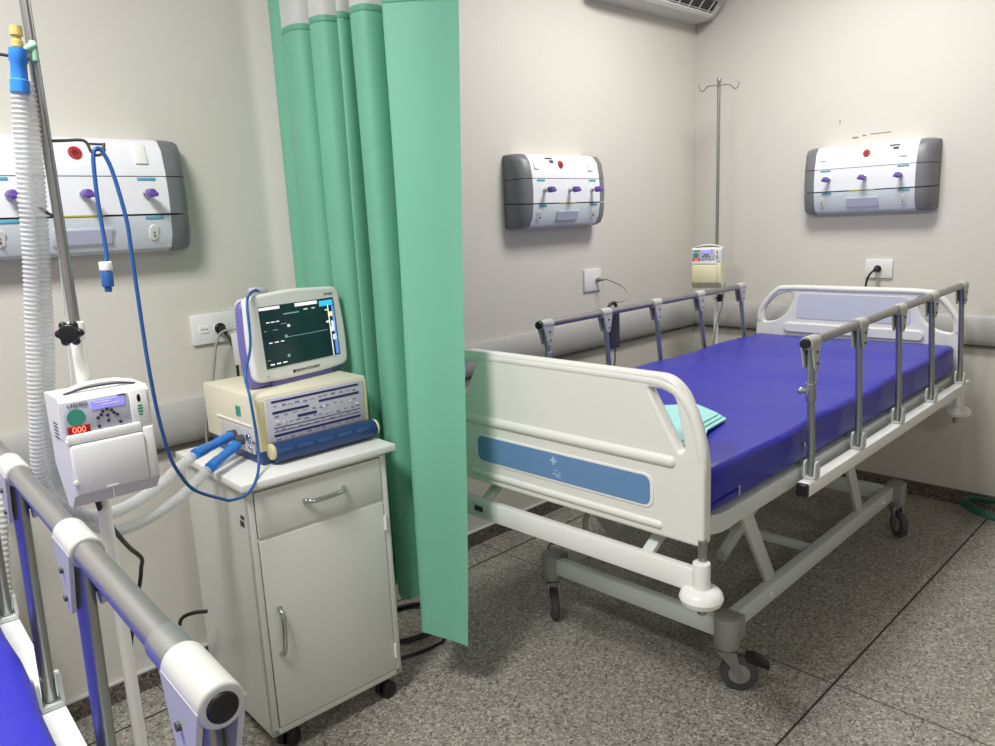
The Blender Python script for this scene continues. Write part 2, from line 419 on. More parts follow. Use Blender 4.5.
def make_bed(loc, rz, label, near_rail=False):
    bed = thing('hospital_bed', label, 'bed', loc, rz, 'hospital beds')
    # ---- footboard
    ol = roundpoly([(-.51, .667), (.51, .667), (.51, .935), (.452, 1.085), (.40, 1.126), (-.40, 1.126), (-.452, 1.085), (-.51, .935)],
                   [.02, .02, .06, .04, .05, .05, .04, .06])
    hole = lambda s: roundpoly([(s*.335, 1.086), (s*.405, 1.086), (s*.424, 1.06), (s*.452, .93), (s*.435, .918)], [.01, .02, .02, .01, .01])
    fb = G().add_mesh(plate(ol, [hole(1), hole(-1)], .04, .008), Matrix.Translation((-1.174, 0, 0)) @ YZ)
    def ridge(z, v0, r, x=-1.194, sx=1):
        fb.cyl((x+sx*r*.45, -v0, z), (x+sx*r*.45, v0, z), r, seg=20, bev=r*.7)
    ridge(.89, .425, .0195); ridge(.700, .385, .014)
    rim = roundpoly([(.452, 1.085), (.40, 1.116), (-.40, 1.116), (-.452, 1.085)], [.03, .04, .04, .03])
    rp = [(.502, .80), (.496, .93), (.474, 1.02), (.440, 1.074), (.388, 1.103), (.30, 1.109)]
    rp = [(-a, b) for a, b in rp]+[(0, 1.110)]+rp[::-1]
    fb.tube([(-1.180, a, b-.004) for a, b in rp], .0175, 12, 8, rfun=lambda a, i: .0172 if 8 <= i <= 88 else .005+.0122*(i if i < 8 else 96-i)/8)
    fb = fb.build('footboard', M['board'], bed, 45)
    lb = G().add_mesh(plate(rrect(-.355, .742, .355, .842, .028), [], .004, .0015), Matrix.Translation((-1.195, 0, 0)) @ YZ).build('label_border', M['lid'], fb)
    st = G().add_mesh(plate(rrect(-.345, .750, .345, .836, .022), [], .004, .001), Matrix.Translation((-1.1965, 0, 0)) @ YZ).build('label_strip', M['strip'], fb)
    em = G().box((-1.1992, .005, .812), (.001, .008, .026)).box((-1.1992, .005, .812), (.001, .026, .008))
    for a, b, c in ((-.004, .785, .006), (.006, .781, .006), (-.016, .779, .006), (-.002, .770, .03), (-.010, .763, .018)):
        em.box((-1.1992, a-.004, b), (.001, c, .0035))
    em.build('emblem', M['emblem'], st, 0)
    # ---- headboard
    ol = roundpoly([(-.515, .667), (.515, .667), (.515, .90), (.500, .99), (.42, 1.10), (.33, 1.128), (-.33, 1.128), (-.42, 1.10), (-.500, .99), (-.515, .90)],
                   [.02, .02, .05, .07, .06, .05, .05, .06, .07, .05])
    hh = lambda s: roundpoly([(s*.474, .918), (s*.468, 1.0), (s*.41, 1.068), (s*.322, 1.093), (s*.300, 1.067), (s*.345, .965), (s*.40, .93)],
                             [.02, .03, .04, .02, .02, .04, .03])
    hb = G().add_mesh(plate(ol, [hh(1), hh(-1)], .038, .008), Matrix.Translation((1.174, 0, 0)) @ YZ)
    hb.tube([(1.163, a, b) for a, b in [(-.497, .93), (-.485, .995), (-.41, 1.088), (-.33, 1.112), (0, 1.112), (.33, 1.112), (.41, 1.088), (.485, .995), (.497, .93)]], .0155, 12, 8)
    hb = hb.build('headboard', M['board'], bed, 45)
    G().add_mesh(plate(rrect(-.35, .872, .35, .925, .024), [], .016, .006), Matrix.Translation((1.150, 0, 0)) @ YZ).build('raised_bar', M['board'], hb)
    G().add_mesh(plate(roundpoly([(-.29, .95), (.29, .95), (.275, 1.085), (-.275, 1.085)], .03), [], .004, .001), Matrix.Translation((1.1545, 0, 0)) @ YZ).build('inset_panel', M['board_panel'], hb)
    # ---- deck frame
    d = G()
    for s in (-1, 1):
        d.beam((-1.02, s*.478, .697), (1.10, s*.478, .697), .036, .056, .004)
    oo = [(-1.02, .496), (-1.07, .493), (-1.115, .475), (-1.15, .435), (-1.166, .38), (-1.166, -.38), (-1.15, -.435), (-1.115, -.475), (-1.07, -.493), (-1.02, -.496)]
    ii = [(-1.02, -.44), (-1.07, -.43), (-1.11, -.38), (-1.11, .38), (-1.07, .43), (-1.02, .44)]
    d.prism(oo+ii, lambda a, b: (a, b, .669), lambda a, b: (a, b, .725))
    for u in (-.6, -.1, .4, 1.08): d.beam((u, -.47, .685), (u, .47, .685), .03, .04, .004)
    df = d.build('deck_frame', M['frame'], bed)
    for a, b in ((-1.10, -.62), (-.60, -.12), (-.10, .38), (.40, 1.12)): G().box(((a+b)/2, 0, .725), (b-a, .92, .018), bev=.004).build('deck_panel', M['base'], bed)
    G().cyl((-1.10, -.445, .724), (-1.10, -.445, .727), .016).build('deck_plug', M['rubber'], df)
    # ---- end bars with corner bumpers
    for e in (-1, 1):
        b = G().beam((e*1.200, -.49, .577), (e*1.200, .49, .577), .03, .066, .004).build('end_bar', M['lid'], bed)
        if e < 0:
            G().box((-1.2165, .315, .577), (.002, .09, .036), bev=.0005).build('bar_sticker', M['base'], b)
            G().box((-1.2180, .335, .580), (.001, .04, .018)).build('sticker_print', M['dark_text'], b, 0)
        for s in (-1, 1):
            k = G().cyl((e*1.200, s*.508, .540), (e*1.200, s*.508, .632), .0235, seg=24, bev=.003)
            k.lathe((e*1.200, s*.508, .510), [(.02, -.002), (.042, 0), (.054, .008), (.059, .022), (.055, .036), (.045, .046), (.025, .05), (.02, .05)])
            kb = k.build('corner_bumper', M['lid'], bed)
            G().cyl((e*1.190, s*.505, .478), (e*1.190, s*.505, .69), .0125, seg=16).build('bumper_pin', M['steel'], kb)
        # struts joining the bar to the deck
        for s in (-1, 1): G().beam((e*1.19, s*.33, .60), (e*1.06, s*.33, .675), .035, .02, .003).build('bar_strut', M['frame'], bed)
    # ---- base
    b = G()
    for s in (-1, 1): b.beam((-.80, s*.36, .212), (.765, s*.36, .212), .038, .064, .004)
    for u in (-.803, .75): b.beam((u, -.36, .212), (u, .36, .212), .038, .064, .004)
    b.beam((-.05, -.36, .212), (-.05, .36, .212), .03, .03, .003)
    bf = b.build('base_frame', M['base'], bed)
    for s in (-1, 1):
        for u in (-.5, .62): G().sphere((u, s*.381, .212), .010, (1, .5, 1)).build('frame_cap', M['lid'], bf)
    # ---- lifting arms (two pairs) with torsion tubes
    for u0, u1, n in ((-.71, -.44, 0), (.13, .41, 1)):
        a = G()
        for s in (-1, 1):
            a.beam((u0-.06, s*.385, .672), (u1, s*.345, .235), .018, .056, .004, up=(1, 0, 0))
        a.cyl((u0-.005, -.38, .60), (u0-.005, .38, .60), .02, seg=16)
        a.build('lift_arm', M['frame'], bed)
    for s in (-1, 1): G().beam((-.42, s*.14, .25), (.30, s*.14, .60), .03, .04, .003).build('lift_link', M['base'], bed)
    G().cyl((-.95, 0, .60), (-.2, 0, .60), .011, seg=12).cyl((-.35, 0, .60), (.1, 0, .60), .02, seg=14).build('crank_screw', M['steel'], bed)
    cr = G().tube([(-.95, 0, .60), (-1.02, 0, .60), (-1.03, .02, .56), (-1.03, .02, .52)], .009, 10, 4).build('crank_handle', M['steel'], bed)
    # ---- casters
    for e in (-1, 1):
        for s in (-1, 1):
            ang = {(-1, -1): R(-58), (-1, 1): R(228), (1, -1): R(225), (1, 1): R(160)}[(e, s)]
            caster(bed, e*.805, s*.375, ang, pedal=(e, s) == (-1, -1) or (e, s) == (1, 1))
    side_rail(bed, -1, near=near_rail); side_rail(bed, 1)
    return bed

bed1 = make_bed((-1.401, -1.087, 0), R(.958), 'empty adjustable hospital bed with white end boards under the blue mattress by the right wall')
bed2 = make_bed((-4.568, -1.405, 0), R(87.2), 'hospital bed cut off by the left edge, its near rail and blue mattress showing', True)

for ch in bed2.children:                       # this bed is cranked a little higher
    if not ch.name.startswith(('base_frame', 'caster')): ch.location.z += .03 if ch.name.startswith(('lift_arm', 'lift_link')) else .057

def make_mattress(loc, rz, label):
    t = thing('mattress', label, 'mattress', loc, rz, None)
    g = G().box((0, 0, .7995), (2.27, .985, .129), bev=.022, seg=4)
    bmesh.ops.subdivide_edges(g.bm, edges=[e for e in g.bm.edges if e.calc_length() > .3], cuts=24, use_grid_fill=True)
    for v in g.bm.verts:
        if v.co.z > .85:
            v.co.z += .004*math.sin(v.co.x*9+v.co.y*3)+.003*math.sin(v.co.x*21+1)*math.sin(v.co.y*6)
        if abs(v.co.y) > .485 and v.co.z > .77:
            v.co.y += .004*math.sin(v.co.x*17)*math.copysign(1, v.co.y)
    g.build('cover', M['blue_mat'], t, 50)
    s = G(); z = .764
    s.tube([(-1.137, -.40, z), (-1.137, -.46, z), (-1.125, -.488, z), (-1.09, -.4945, z+.0), (-.98, -.4945, z+.004)], .004, 8, 4)
    s.build('zip_seam', M['piping'], t)
    G().box((-.975, -.496, .765), (.006, .003, .03), bev=.001).build('zip_tag', M['pump_side'], t)
    G().tube([(-.54, -.4945, .80), (-.54, -.497, .785)], .003, 6, 2).build('care_tag', M['pump_side'], t)
    return t
make_mattress((-1.401, -1.087, 0), R(.958), 'royal blue vinyl mattress on the bed by the right wall with aqua cloth on it')
make_mattress((-4.568, -1.405, .057), R(87.2), 'royal blue mattress corner seen behind the rail at the lower left')

# folded aqua cloth
bedM = Matrix.Translation((-1.401, -1.087, 0)) @ Matrix.Rotation(R(.958), 4, 'Z')
g = G(); ol = [(-1.06, -.34), (-.97, -.38), (-.83, -.31), (-.66, -.285), (-.60, -.16), (-.72, -.02), (-1.0, .04), (-1.1, -.12)]
for k, (z, sc) in enumerate(((.871, 1.0), (.877, .98), (.883, .96))):
    cx, cy = -.85, -.17
    P = roundpoly([(cx+(a-cx)*sc+.004*k, cy+(b-cy)*sc+.012*k) for a, b in ol], .010, 3)
    g.prism(P, lambda a, b, z=z: (a, b, z+.006+.003*math.sin(a*30)), lambda a, b, z=z: (a, b, z+.001+.003*math.sin(a*30)))
cl = g.build('folded_cloth', M['gown'], None, 60, mtx=bedM)
tag(cl, 'folded aqua cloth lying on the blue mattress behind the footboard', 'cloth')

# ------------------------------------------------------------------ medical gas panels
def gas_panel(label):
    t = thing('gas_panel', label, 'gas panel', group='medical gas panels on the walls')
    # local frame: x along wall (to the right), y out of the wall is -y, z up from panel bottom (0..0.348)
    prof = [(0, 0), (.055, 0), (.088, .012), (.108, .05), (.116, .105), (.119, .175), (.114, .245), (.10, .31), (.075, .342), (.05, .348), (0, .348)]
    def band(z0, z1, inset=0.0):
        pts = [(d, z) for d, z in prof if z0 < z < z1]
        def at(z):
            for (d0, a), (d1, b) in zip(prof[1:-1], prof[2:]):
                if a <= z <= b and b > a: return d0+(d1-d0)*(z-a)/(b-a)
            return prof[1][0]
        out = [(0, z0), (at(z0)-inset, z0)]+[(d-inset, z) for d, z in pts if d > 0]+[(at(z1)-inset, z1), (0, z1)]
        return out, at
    def seg(name, z0, z1, m, x0=-.262, x1=.262, inset=0.0):
        p, at = band(z0, z1, inset)
        return G().prism(p, lambda d, z: (x0, -d, z), lambda d, z: (x1, -d, z)).build(name, m, t, 40)
    seg('seam', .003, .2, M['pdark'], inset=.004); seg('upper_seam', .2, .345, M['seam'], inset=.002)
    low = seg('lower_cover', 0, .112, M['plow']); mid = seg('middle_cover', .118, .2295, M['pg']); up = seg('upper_cover', .2325, .348, M['pg'])
    _, at = band(0, .348)
    for s in (-1, 1):
        g = G()
        for z0, z1 in ((0, .112), (.117, .2295), (.2325, .348)):
            p, _ = band(z0, z1)
            def side(f, z):   # the end caps round off towards the wall
                return f
            # three slices per cap, shrinking outwards
            xs = [(.2625, 1.02), (.295, 1.0), (.322, .86), (.338, .60), (.342, .1)]
            for (xa, fa), (xb, fb_) in zip(xs, xs[1:]):
                def sh(z, f): return z if f > .9 else .174+(z-.174)*(1-(1-f)*.10)
                a = [g.bm.verts.new((s*xa, -d*fa, sh(z, fa))) for d, z in p]; b = [g.bm.verts.new((s*xb, -d*fb_, sh(z, fb_))) for d, z in p]
                k = len(p)
                for i in range(k): g.bm.faces.new((a[i], b[i], b[(i+1) % k], a[(i+1) % k]))
                if xa == .2625: g.bm.faces.new(a)
                if xb == .342: g.bm.faces.new(b[::-1])
        bmesh.ops.remove_doubles(g.bm, verts=g.bm.verts, dist=.0002)
        g.build('end_cap', M['pgrey'], t, 40)
    # call button
    z = .298; n = Vector((0, -1, .32)).normalized()
    c = Vector((0, -at(z)+.001, z))
    b = G().cyl(c, c+n*.004, .019, seg=28, bev=.001).build('call_button', M['red'], up)
    G().cyl(c+n*.004, c+n*.0046, .009, seg=20).build('button_centre', M['red_dark'], b)
    # switch, sticker, sockets on the upper cover
    G().box((.195, -at(.298)-.001, .298), (.038, .006, .062), rot=Euler((-.3, 0, 0)), bev=.003).build('rocker_switch', M['socket'], up)
    G().box((-.22, -at(.298)-.001, .298), (.032, .005, .05), rot=Euler((-.3, 0, 0)), bev=.003).build('blank_switch', M['socket'], up)
    st = G().box((.075, -at(.325)-.0005, .326), (.05, .002, .008), rot=Euler((-.75, 0, 0))).box((.085, -at(.312)-.0005, .311), (.028, .002, .014), rot=Euler((-.5, 0, 0)))
    st.build('sticker', M['dark_text'], up, 0)
    # teal marks at the seams
    for x in (-.2, .2):
        G().box((x, -at(.228)-.001, .223), (.055, .004, .009), bev=.001).build('teal_mark', M['teal'], mid)
        G().box((x+.01, -at(.112)-.001, .107), (.055, .004, .009), bev=.001).build('teal_mark', M['teal'], low)
    G().box((.0, -at(.116)+.001, .1155), (.13, .006, .004)).build('yellow_strip', M['yellow_seam'], low, 0)
    # three gas outlets with purple knobs
    for x in (-.178, .012, .192):
        z = .178; c = Vector((x, -at(z), z))
        v = G().cyl(c, c+Vector((0, -.012, 0)), .011, bev=.002).cyl(c+Vector((0, -.01, 0)), c+Vector((0, -.03, .0)), .007).build('gas_valve', M['chrome'], mid)
        k = G().cyl(c+Vector((0, -.026, 0)), c+Vector((0, -.062, 0)), .0145, r2=.013, seg=10, bev=.003).box(c+Vector((0, -.058, -.004)), (.034, .012, .013), bev=.004)
        k.build('knob', M['purple'], v)
    # lower cover: label plate and two power sockets
    zz = .055; tl = Euler((.12, 0, 0))
    f = G().box((0, -at(zz)-.001, zz), (.168, .005, .056), rot=Euler((.42, 0, 0)), bev=.0015).build('label_frame', M['plow'], low)
    G().box((0, -at(zz)-.0035, zz), (.156, .004, .044), rot=Euler((.42, 0, 0))).build('label_plate', M['label'], f, 0)
    for x in (-.215, .205):
        so = G().add_mesh(plate(rrect(-.014, -.026, .014, .026, .013), [], .006, .0015), Matrix.Translation((x, -at(.06)-.001, .06)) @ Euler((R(90)+.42-.0, 0, 0)).to_matrix().to_4x4()).build('power_socket', M['socket'], low)
        q = G()
        for dz in (-.011, 0, .011): q.cyl((x, -at(.06)-.001, .06+dz), (x, -at(.06)-.0055+dz*.42, .06+dz), .0026, seg=8)
        q.build('socket_holes', M['pdark'], so)
    return t
p1 = gas_panel('medical gas panel on the back wall just right of the green curtain')
p1.location = (-1.348, 0, 1.497)
p2 = copy_tree(p1); p2.location = (-3.547, 0, 1.497); p2['label'] = 'medical gas panel behind the corrugated hoses, cut off by the left edge'
p3 = copy_tree(p1); p3.location = (0, -1.045, 1.497); p3.rotation_euler = (0, 0, R(-90)); p3['label'] = 'medical gas panel on the right wall above the headboard'

for pn in (p1, p3): pn.scale.x = .955
for pn, bx, sxx in ((p1, -.035, -.185), (p2, .012, .0), (p3, .010, .07)):
    for a in pn.children:
        for b in a.children:
            if b.name.startswith('call_button'): b.location.x = bx
            if b.name.startswith('sticker'): b.location.x = sxx
# ------------------------------------------------------------------ wall outlets with plugs
def outlet(name_label, loc, rz, w, h, plug_m=None, holes=((0, 0),)):
    t = thing('wall_outlet', name_label, 'outlet', loc, rz, 'wall outlets')
    G().box((0, -.006, 0), (w, .012, h), bev=.004).build('cover_plate', M['outlet'], t)
    for x, z in holes:
        i = G().add_mesh(plate(rrect(-.019, -.013, .019, .013, .008), [], .004, .001), Matrix.Translation((x, -.0125, z)) @ Matrix.Rotation(R(90), 4, 'X')).build('socket', M['socket'], t)
        q = G()
        for dx in (-.009, 0, .009): q.cyl((x+dx, -.013, z), (x+dx, -.0152, z), .0025, seg=8)
        q.build('socket_holes', M['pdark'], i)
    return t
outlet('double white wall outlet between the left gas panel and the monitor', (-3.140, 0, 1.219), 0, .165, .105, holes=((-.04, 0), (.012, 0)))
outlet('white wall outlet below the gas panel right of the curtain', (-1.035, 0, 1.205), 0, .142, .118, holes=((.03, 0),))
outlet('white wall outlet above the headboard on the right wall', (0, -1.110, 1.203), R(-90), .138, .10, holes=((0.0, 0),))

def cord(name, pts, r, m, label, plug=None, n=8):
    t = thing(name, label, 'cable', tuple(pts[0]))
    o = Vector(pts[0]); L = [Vector(p)-o for p in pts]
    G().tube(L, r, 10, n).build('cord', m, t, 60)
    if plug:
        pos, direc, pr, pm = plug
        p = Vector(pos)-o; d = Vector(direc).normalized()
        G().cyl(p, p+d*.014, pr, seg=16, bev=.003).cyl(p+d*.012, p+d*.045, pr*.8, r2=pr*.42, seg=16, bev=.002).build('plug', pm, t)
    return t
# left outlet : black plug and grey cord
cord('power_cord', [(-3.128, -.055, 1.205), (-3.115, -.075, 1.17), (-3.112, -.09, 1.10), (-3.118, -.10, 1.0), (-3.12, -.10, .90)], .005, M['cable_black'],
     'black power cord plugged into the outlet left of the monitor', ((-3.128, -.016, 1.220), (.1, -1, -.3), .019, M['black']))
cord('monitor_cable', [(-3.05, -.32, 1.225), (-3.09, -.16, 1.220), (-3.135, -.07, 1.212), (-3.162, -.06, 1.175), (-3.180, -.06, 1.10), (-3.198, -.06, 1.02), (-3.228, -.06, .93), (-3.238, -.055, .80), (-3.235, -.05, .55)], .0045, M['cable_grey'],
     'grey cable looping down the wall from the back of the monitor')
cord('power_cord', [(-1.005, -.05, 1.205), (-.99, -.07, 1.205), (-1.02, -.13, 1.198), (-1.12, -.27, 1.185), (-1.28, -.42, 1.165), (-1.44, -.50, 1.155), (-1.535, -.525, 1.165)], .004, M['cable_grey'],
     'grey cord plugged into the outlet right of the curtain', ((-1.005, -.016, 1.205), (.2, -1, 0), .013, M['cplas']))
cord('power_cord', [(-.055, -1.108, 1.196), (-.075, -1.10, 1.19), (-.085, -1.085, 1.16), (-.085, -1.075, 1.10), (-.08, -1.07, .95), (-.07, -1.07, .7)], .0055, M['cable_black'],
     'black power cord plugged into the outlet above the headboard', ((-.016, -1.110, 1.205), (-1, .1, -.15), .018, M['black']))
G_ = cord('drip_line', [(-.02, -1.118, 1.15), (-.03, -1.118, 1.10), (-.03, -1.118, 1.0)], .003, M['cable_grey'], 'short grey wire hanging from the outlet above the headboard')

# bed hand control / adapter hanging by the far rail
t = thing('bed_controller', 'dark grey bed hand control hanging on the far side rail', 'remote control', (0, 0, 0)); t.matrix_world = bedM
t.location = (-1.401, -1.087, 0); t.rotation_euler = (0, 0, R(.958))
G().box((-.115, .575, 1.035), (.075, .034, .17), bev=.010).build('casing', M['rubber'], t)
G().tube([(-.14, .575, 1.115), (-.13, .578, 1.15), (-.09, .578, 1.15), (-.08, .575, 1.115)], .008, 10, 5).build('hanger', M['rubber'], t)
G().tube([(-.10, .575, .955), (-.095, .58, .88), (-.12, .58, .84), (-.08, .58, .84), (-.09, .58, .78)], .003, 8, 6).build('tail_lead', M['cable_black'], t)

# ------------------------------------------------------------------ air conditioner
t = thing('air_conditioner', 'white split air conditioner high on the back wall near the corner', 'air conditioner', (-.56, 0, 2.62))
prof = [(0, 0), (.11, 0), (.15, .012), (.215, .08), (.235, .12), (.235, .27), (.215, .292), (0, .292)]
G().prism(roundpoly(prof, [.001, .02, .01, .015, .02, .02, .02, .001]), lambda d, z: (-.50, -d, z), lambda d, z: (.50, -d, z)).build('casing', M['ac'], t, 40)
# outlet slot on the lower front
n = Vector((0, -.045, -.06)).normalized()
mid = Vector((0, -.207, .04))
tq = Euler((R(32), 0, 0))
G().box((0, -.1835, .0485), (.88, .012, .072), rot=Euler((R(43.5), 0, 0))).build('outlet_slot', M['black'], t, 0)
lv = G()
for k in range(9): lv.box((-.40+.10*k, -.1850, .0465), (.009, .013, .072), rot=Euler((R(43.5), 0, 0)))
lv.box((0, -.1700, .0310), (.88, .014, .004), rot=Euler((R(43.5), 0, 0)))
lv.build('louvre', M['ac'], t)
G().box((0, -.155, .012), (.90, .042, .006), rot=Euler((R(-12), 0, 0)), bev=.002).build('flap', M['lid'], t)
G().box((0, -.238, .17), (.94, .008, .19), bev=.003).build('front_panel', M['ac'], t)

# ------------------------------------------------------------------ bedside cabinet
cab = thing('bedside_cabinet', 'white metal bedside cabinet on casters carrying the ventilator', 'cabinet', (-3.42, -.705, 0), R(-1.6))
W_, D_ = .508, .49
G().box((W_/2, D_/2, .861), (W_, D_, .022), bev=.003).build('top_board', M['lid'], cab)
bw0, bw1 = .016, .478
g = G()
for x in (bw0+.0015, bw1-.0015): g.box((x, .02+.225, .465), (.003, .45, .77))
g.box(((bw0+bw1)/2, .468, .465), (bw1-bw0, .003, .77)); g.box(((bw0+bw1)/2, .245, .0815), (bw1-bw0, .45, .003))
g.box((bw0+.0105, .026, .465), (.021, .012, .77), bev=.001); g.box((bw1-.0105, .026, .465), (.021, .012, .77), bev=.001)
g.box(((bw0+bw1)/2, .026, .090), (bw1-bw0, .012, .02), bev=.001); g.box(((bw0+bw1)/2, .026, .845), (bw1-bw0, .012, .012)); g.box(((bw0+bw1)/2, .026, .694), (bw1-bw0, .01, .01))
cb = g.build('carcass', M['white_paint'], cab)
g = G().box((.0, .16, .46), (.006, .02, .74)).box((.0, .25, .46), (.006, .02, .74)); 
x0, x1 = bw0+.024, bw1-.024
dr = G().box(((x0+x1)/2, .024, .768), (x1-x0, .016, .134), bev=.002).build('drawer', M['white_paint'], cab)
dm = G().box(((x0+x1)/2, .024, .397), (x1-x0, .016, .586), bev=.002).build('door', M['white_paint'], cab)
def handle(parent, p0, p1, ax):
    p0 = Vector(p0); p1 = Vector(p1); out = Vector((0, -.026, 0)); m = (p0+p1)/2
    h = G().tube([p0, p0+out*.7+(m-p0)*.12, p0+out+(m-p0)*.4, m+out*1.1, p1+out+(m-p1)*.4, p1+out*.7+(m-p1)*.12, p1], .0072, 10, 5)
    h.build('handle', M['tube_clear'], parent, 60)
    for p in (p0, p1): G().box(p+Vector((0, -.004, 0)), (.014, .012, .016), bev=.002).build('handle_mount', M['chrome'], parent)
handle(dr, (.188, .016, .772), (.318, .016, .775), 0)
handle(dm, (.075, .016, .475), (.068, .016, .335), 1)
for z in (.62, .17): G().cyl((x1+.003, .014, z-.024), (x1+.003, .014, z+.024), .0045, seg=12).build('hinge', M['lid'], cab)
G().box((bw0-.001, .055, .762), (.0015, .022, .010)).box((bw0-.001, .060, .742), (.0015, .024, .016)).build('sticker', M['dark_text'], cab, 0)
for x, y, a in ((.075, .06, 30), (.42, .05, 10), (.075, .42, 80), (.42, .42, -40)):
    rt = Matrix.Translation((x, y, 0)) @ Matrix.Rotation(R(a), 4, 'Z')
    c = G().cyl((0, 0, .058), (0, 0, .082), .012).box((0, 0, .060), (.03, .05, .012), bev=.003).build('caster', M['black'], cab, mtx=rt)
    G().cyl((.012, -.026, .0285), (.012, -.006, .0285), .028, bev=.006).cyl((.012, .006, .0285), (.012, .026, .0285), .028, bev=.006).build('wheel', M['black'], c, mtx=rt)

# ------------------------------------------------------------------ ventilator on the cabinet
v = thing('ventilator', 'cream ventilator with blue base standing on the white cabinet under the monitor', 'ventilator', (-3.298, -.590, .872), R(-.3))
W_, D_, H_ = .378, .365, .208
G().box((W_/2, D_/2, .123), (W_, D_, .166), bev=.006).build('casing', M['cream'], v)
G().box((.012, .004, .118), (.024, .012, .150), bev=.003).build('corner_post', M['cream2'], v)
G().box((W_-.008, .004, .118), (.016, .012, .150), bev=.003).build('corner_post', M['cream2'], v)
fp = G().box((W_/2+.006, -.002, .130), (.336, .006, .132), bev=.002).build('front_panel', M['vpanel'], v)
pr = G(); yy = -.0055
def bar(x0, x1, z, h, t=.0012): pr.box(((x0+x1)/2, yy, z), (x1-x0, t, h))
bar(.045, .345, .190-.006, .006); bar(.045, .165, .151, .007); bar(.200, .345, .158, .007); bar(.125, .19, .127, .008); bar(.045, .345, .105, .002); bar(.045, .345, .082, .007); bar(.045, .345, .094, .0015)
pr.build('printed_bar', M['navy'], fp, 0)
dt = G(); random.seed(3)
for z, a, b in ((.170, .05, .34), (.140, .05, .34), (.115, .05, .34), (.098, .05, .34), (.072, .05, .34)):
    x = a
    while x < b:
        w = random.uniform(.006, .018); dt.box((x+w/2, yy, z+random.uniform(-.003, .003)), (w, .001, random.choice((.0015, .003, .005)))); x += w+random.uniform(.006, .02)
dt.build('small_print', M['print_grey'], fp, 0)
for x, z in ((.06, .123), (.08, .117), (.215, .138), (.31, .138), (.335, .124)): G().cyl((x, -.004, z), (x, -.009, z), .0035, seg=12).build('indicator', M['mon_white'], fp)
bb = G().box((W_/2, D_/2-.01, .022), (W_-.004, D_-.02, .044), bev=.006).build('base', M['vblue'], v)
G().cyl((.03, -.016, .034), (W_+.004, -.016, .034), .029, seg=28, bev=.004).build('front_roller', M['vblue'], v)
for k in range(5): G().box((.055+k*.068, -.0435, .046), (.05, .004, .010), bev=.001).build('roller_label', M['roller_print'], bb)
G().cyl((.018, -.018, .042), (.030, -.018, .042), .024, seg=24, bev=.003).build('roller_end', M['cream2'], v)
G().cyl((W_+.004, -.018, .036), (W_+.012, -.018, .036), .026, seg=24, bev=.003).build('roller_end', M['cream2'], v)
# ports on the left side
sp = G().box((-.002, .14, .068), (.005, .22, .074), bev=.001).build('side_plate', M['pump_side'], v)
for y, z in ((.15, .072), (.10, .066)): G().cyl((0, y, z), (-.03, y, z), .0155, bev=.002).build('breathing_port', M['rubber'], v)
for y, z, r in ((.055, .080, .012), (.050, .044, .010), (.02, .07, .007)): G().cyl((-.003, y, z), (-.012, y, z), r, bev=.002).build('side_knob', M['chrome'], v)
G().box((-.001, .12, .150), (.003, .028, .03)).build('green_sticker', M['green_dot'], sp, 0)
G().box((-.002, .16, .1135), (.004, .24, .004)).build('side_trim', M['lid'], sp, 0)
for x, y in ((.03, .03), (.345, .03), (.03, .35), (.345, .35)): pass

# ------------------------------------------------------------------ patient monitor
k = .972; Pc = Vector((-4.261, -2.610, 1.55))
mo = thing('patient_monitor', 'white patient monitor with purple trim and dark screen on top of the ventilator', 'monitor', (-3.2515, -.5125, 1.092), 0)
mo.rotation_euler = Euler((R(-3.9), 0, R(9.6)))
W_, H_ = .372, .262
# rounded bezel, slightly bowed front
ol = roundpoly([(0, 0), (W_*.3, -.006), (W_*.7, -.006), (W_, 0), (W_+.004, .12), (W_-.006, H_-.004), (W_*.5, H_+.006), (.006, H_-.004), (-.004, .12)], [.03, .02, .02, .03, .04, .03, .04, .03, .04])
XZ = Matrix(((1, 0, 0, 0), (0, 0, -1, 0), (0, 1, 0, 0), (0, 0, 0, 1)))
bz = G().add_mesh(plate(ol, [], .034, .009), Matrix.Translation((0, .017, .008)) @ XZ).build('bezel', M['mon_white'], mo, 50)
ol2 = [(a*1.0+(a-W_/2)*.03-.003, (b-.13)*1.03+.121) for a, b in ol]
G().add_mesh(plate(ol2, [], .034, .012), Matrix.Translation((0, .036, .004)) @ XZ).build('purple_trim', M['mon_purple'], mo, 50)
ol3 = [(W_/2+.022+(a-W_/2)*.82, .13+(b-.13)*.95) for a, b in ol]
G().add_mesh(plate(ol3, [], .09, .01), Matrix.Translation((0, .10, .006)) @ XZ).build('rear_housing', M['mon_white'], mo, 50)
rv = G()
for i in range(8): rv.box((.041, .10+.0, .165+.010*i), (.008, .06, .003))
rv.build('vent_slots', M['pump_side'], mo, 0)
G().box((W_/2, .07, -.004), (.24, .12, .018), bev=.004).build('foot', M['mon_purple'], mo)
sx0, sx1, sz0, sz1 = .044, .337, .044, .232
sc = G().box(((sx0+sx1)/2, -.0005, (sz0+sz1)/2), (sx1-sx0, .003, sz1-sz0), bev=.001).build('screen', M['screen'], mo)
def sbox(nm, rects, m):
    for a, b, c, d in rects: G().box((sx0+(a+c)/2*(sx1-sx0), -.0026, sz0+(b+d)/2*(sz1-sz0)), ((c-a)*(sx1-sx0), .0012, (d-b)*(sz1-sz0))).build(nm, m, sc, 0)
sbox('screen_text', [(.0, .94, .26, .985), (.46, .93, .76, .985), (.9, .0, .91, .9), (.07, .73, .11, .745), (.13, .73, .17, .745), (.19, .73, .23, .745), (.07, .40, .11, .415), (.14, .40, .19, .415), (.22, .40, .26, .415), (.05, .05, .1, .07), (.13, .05, .18, .07), (.21, .05, .26, .07), (.57, .86, .62, .875), (.68, .86, .72, .875)], M['s_white'])
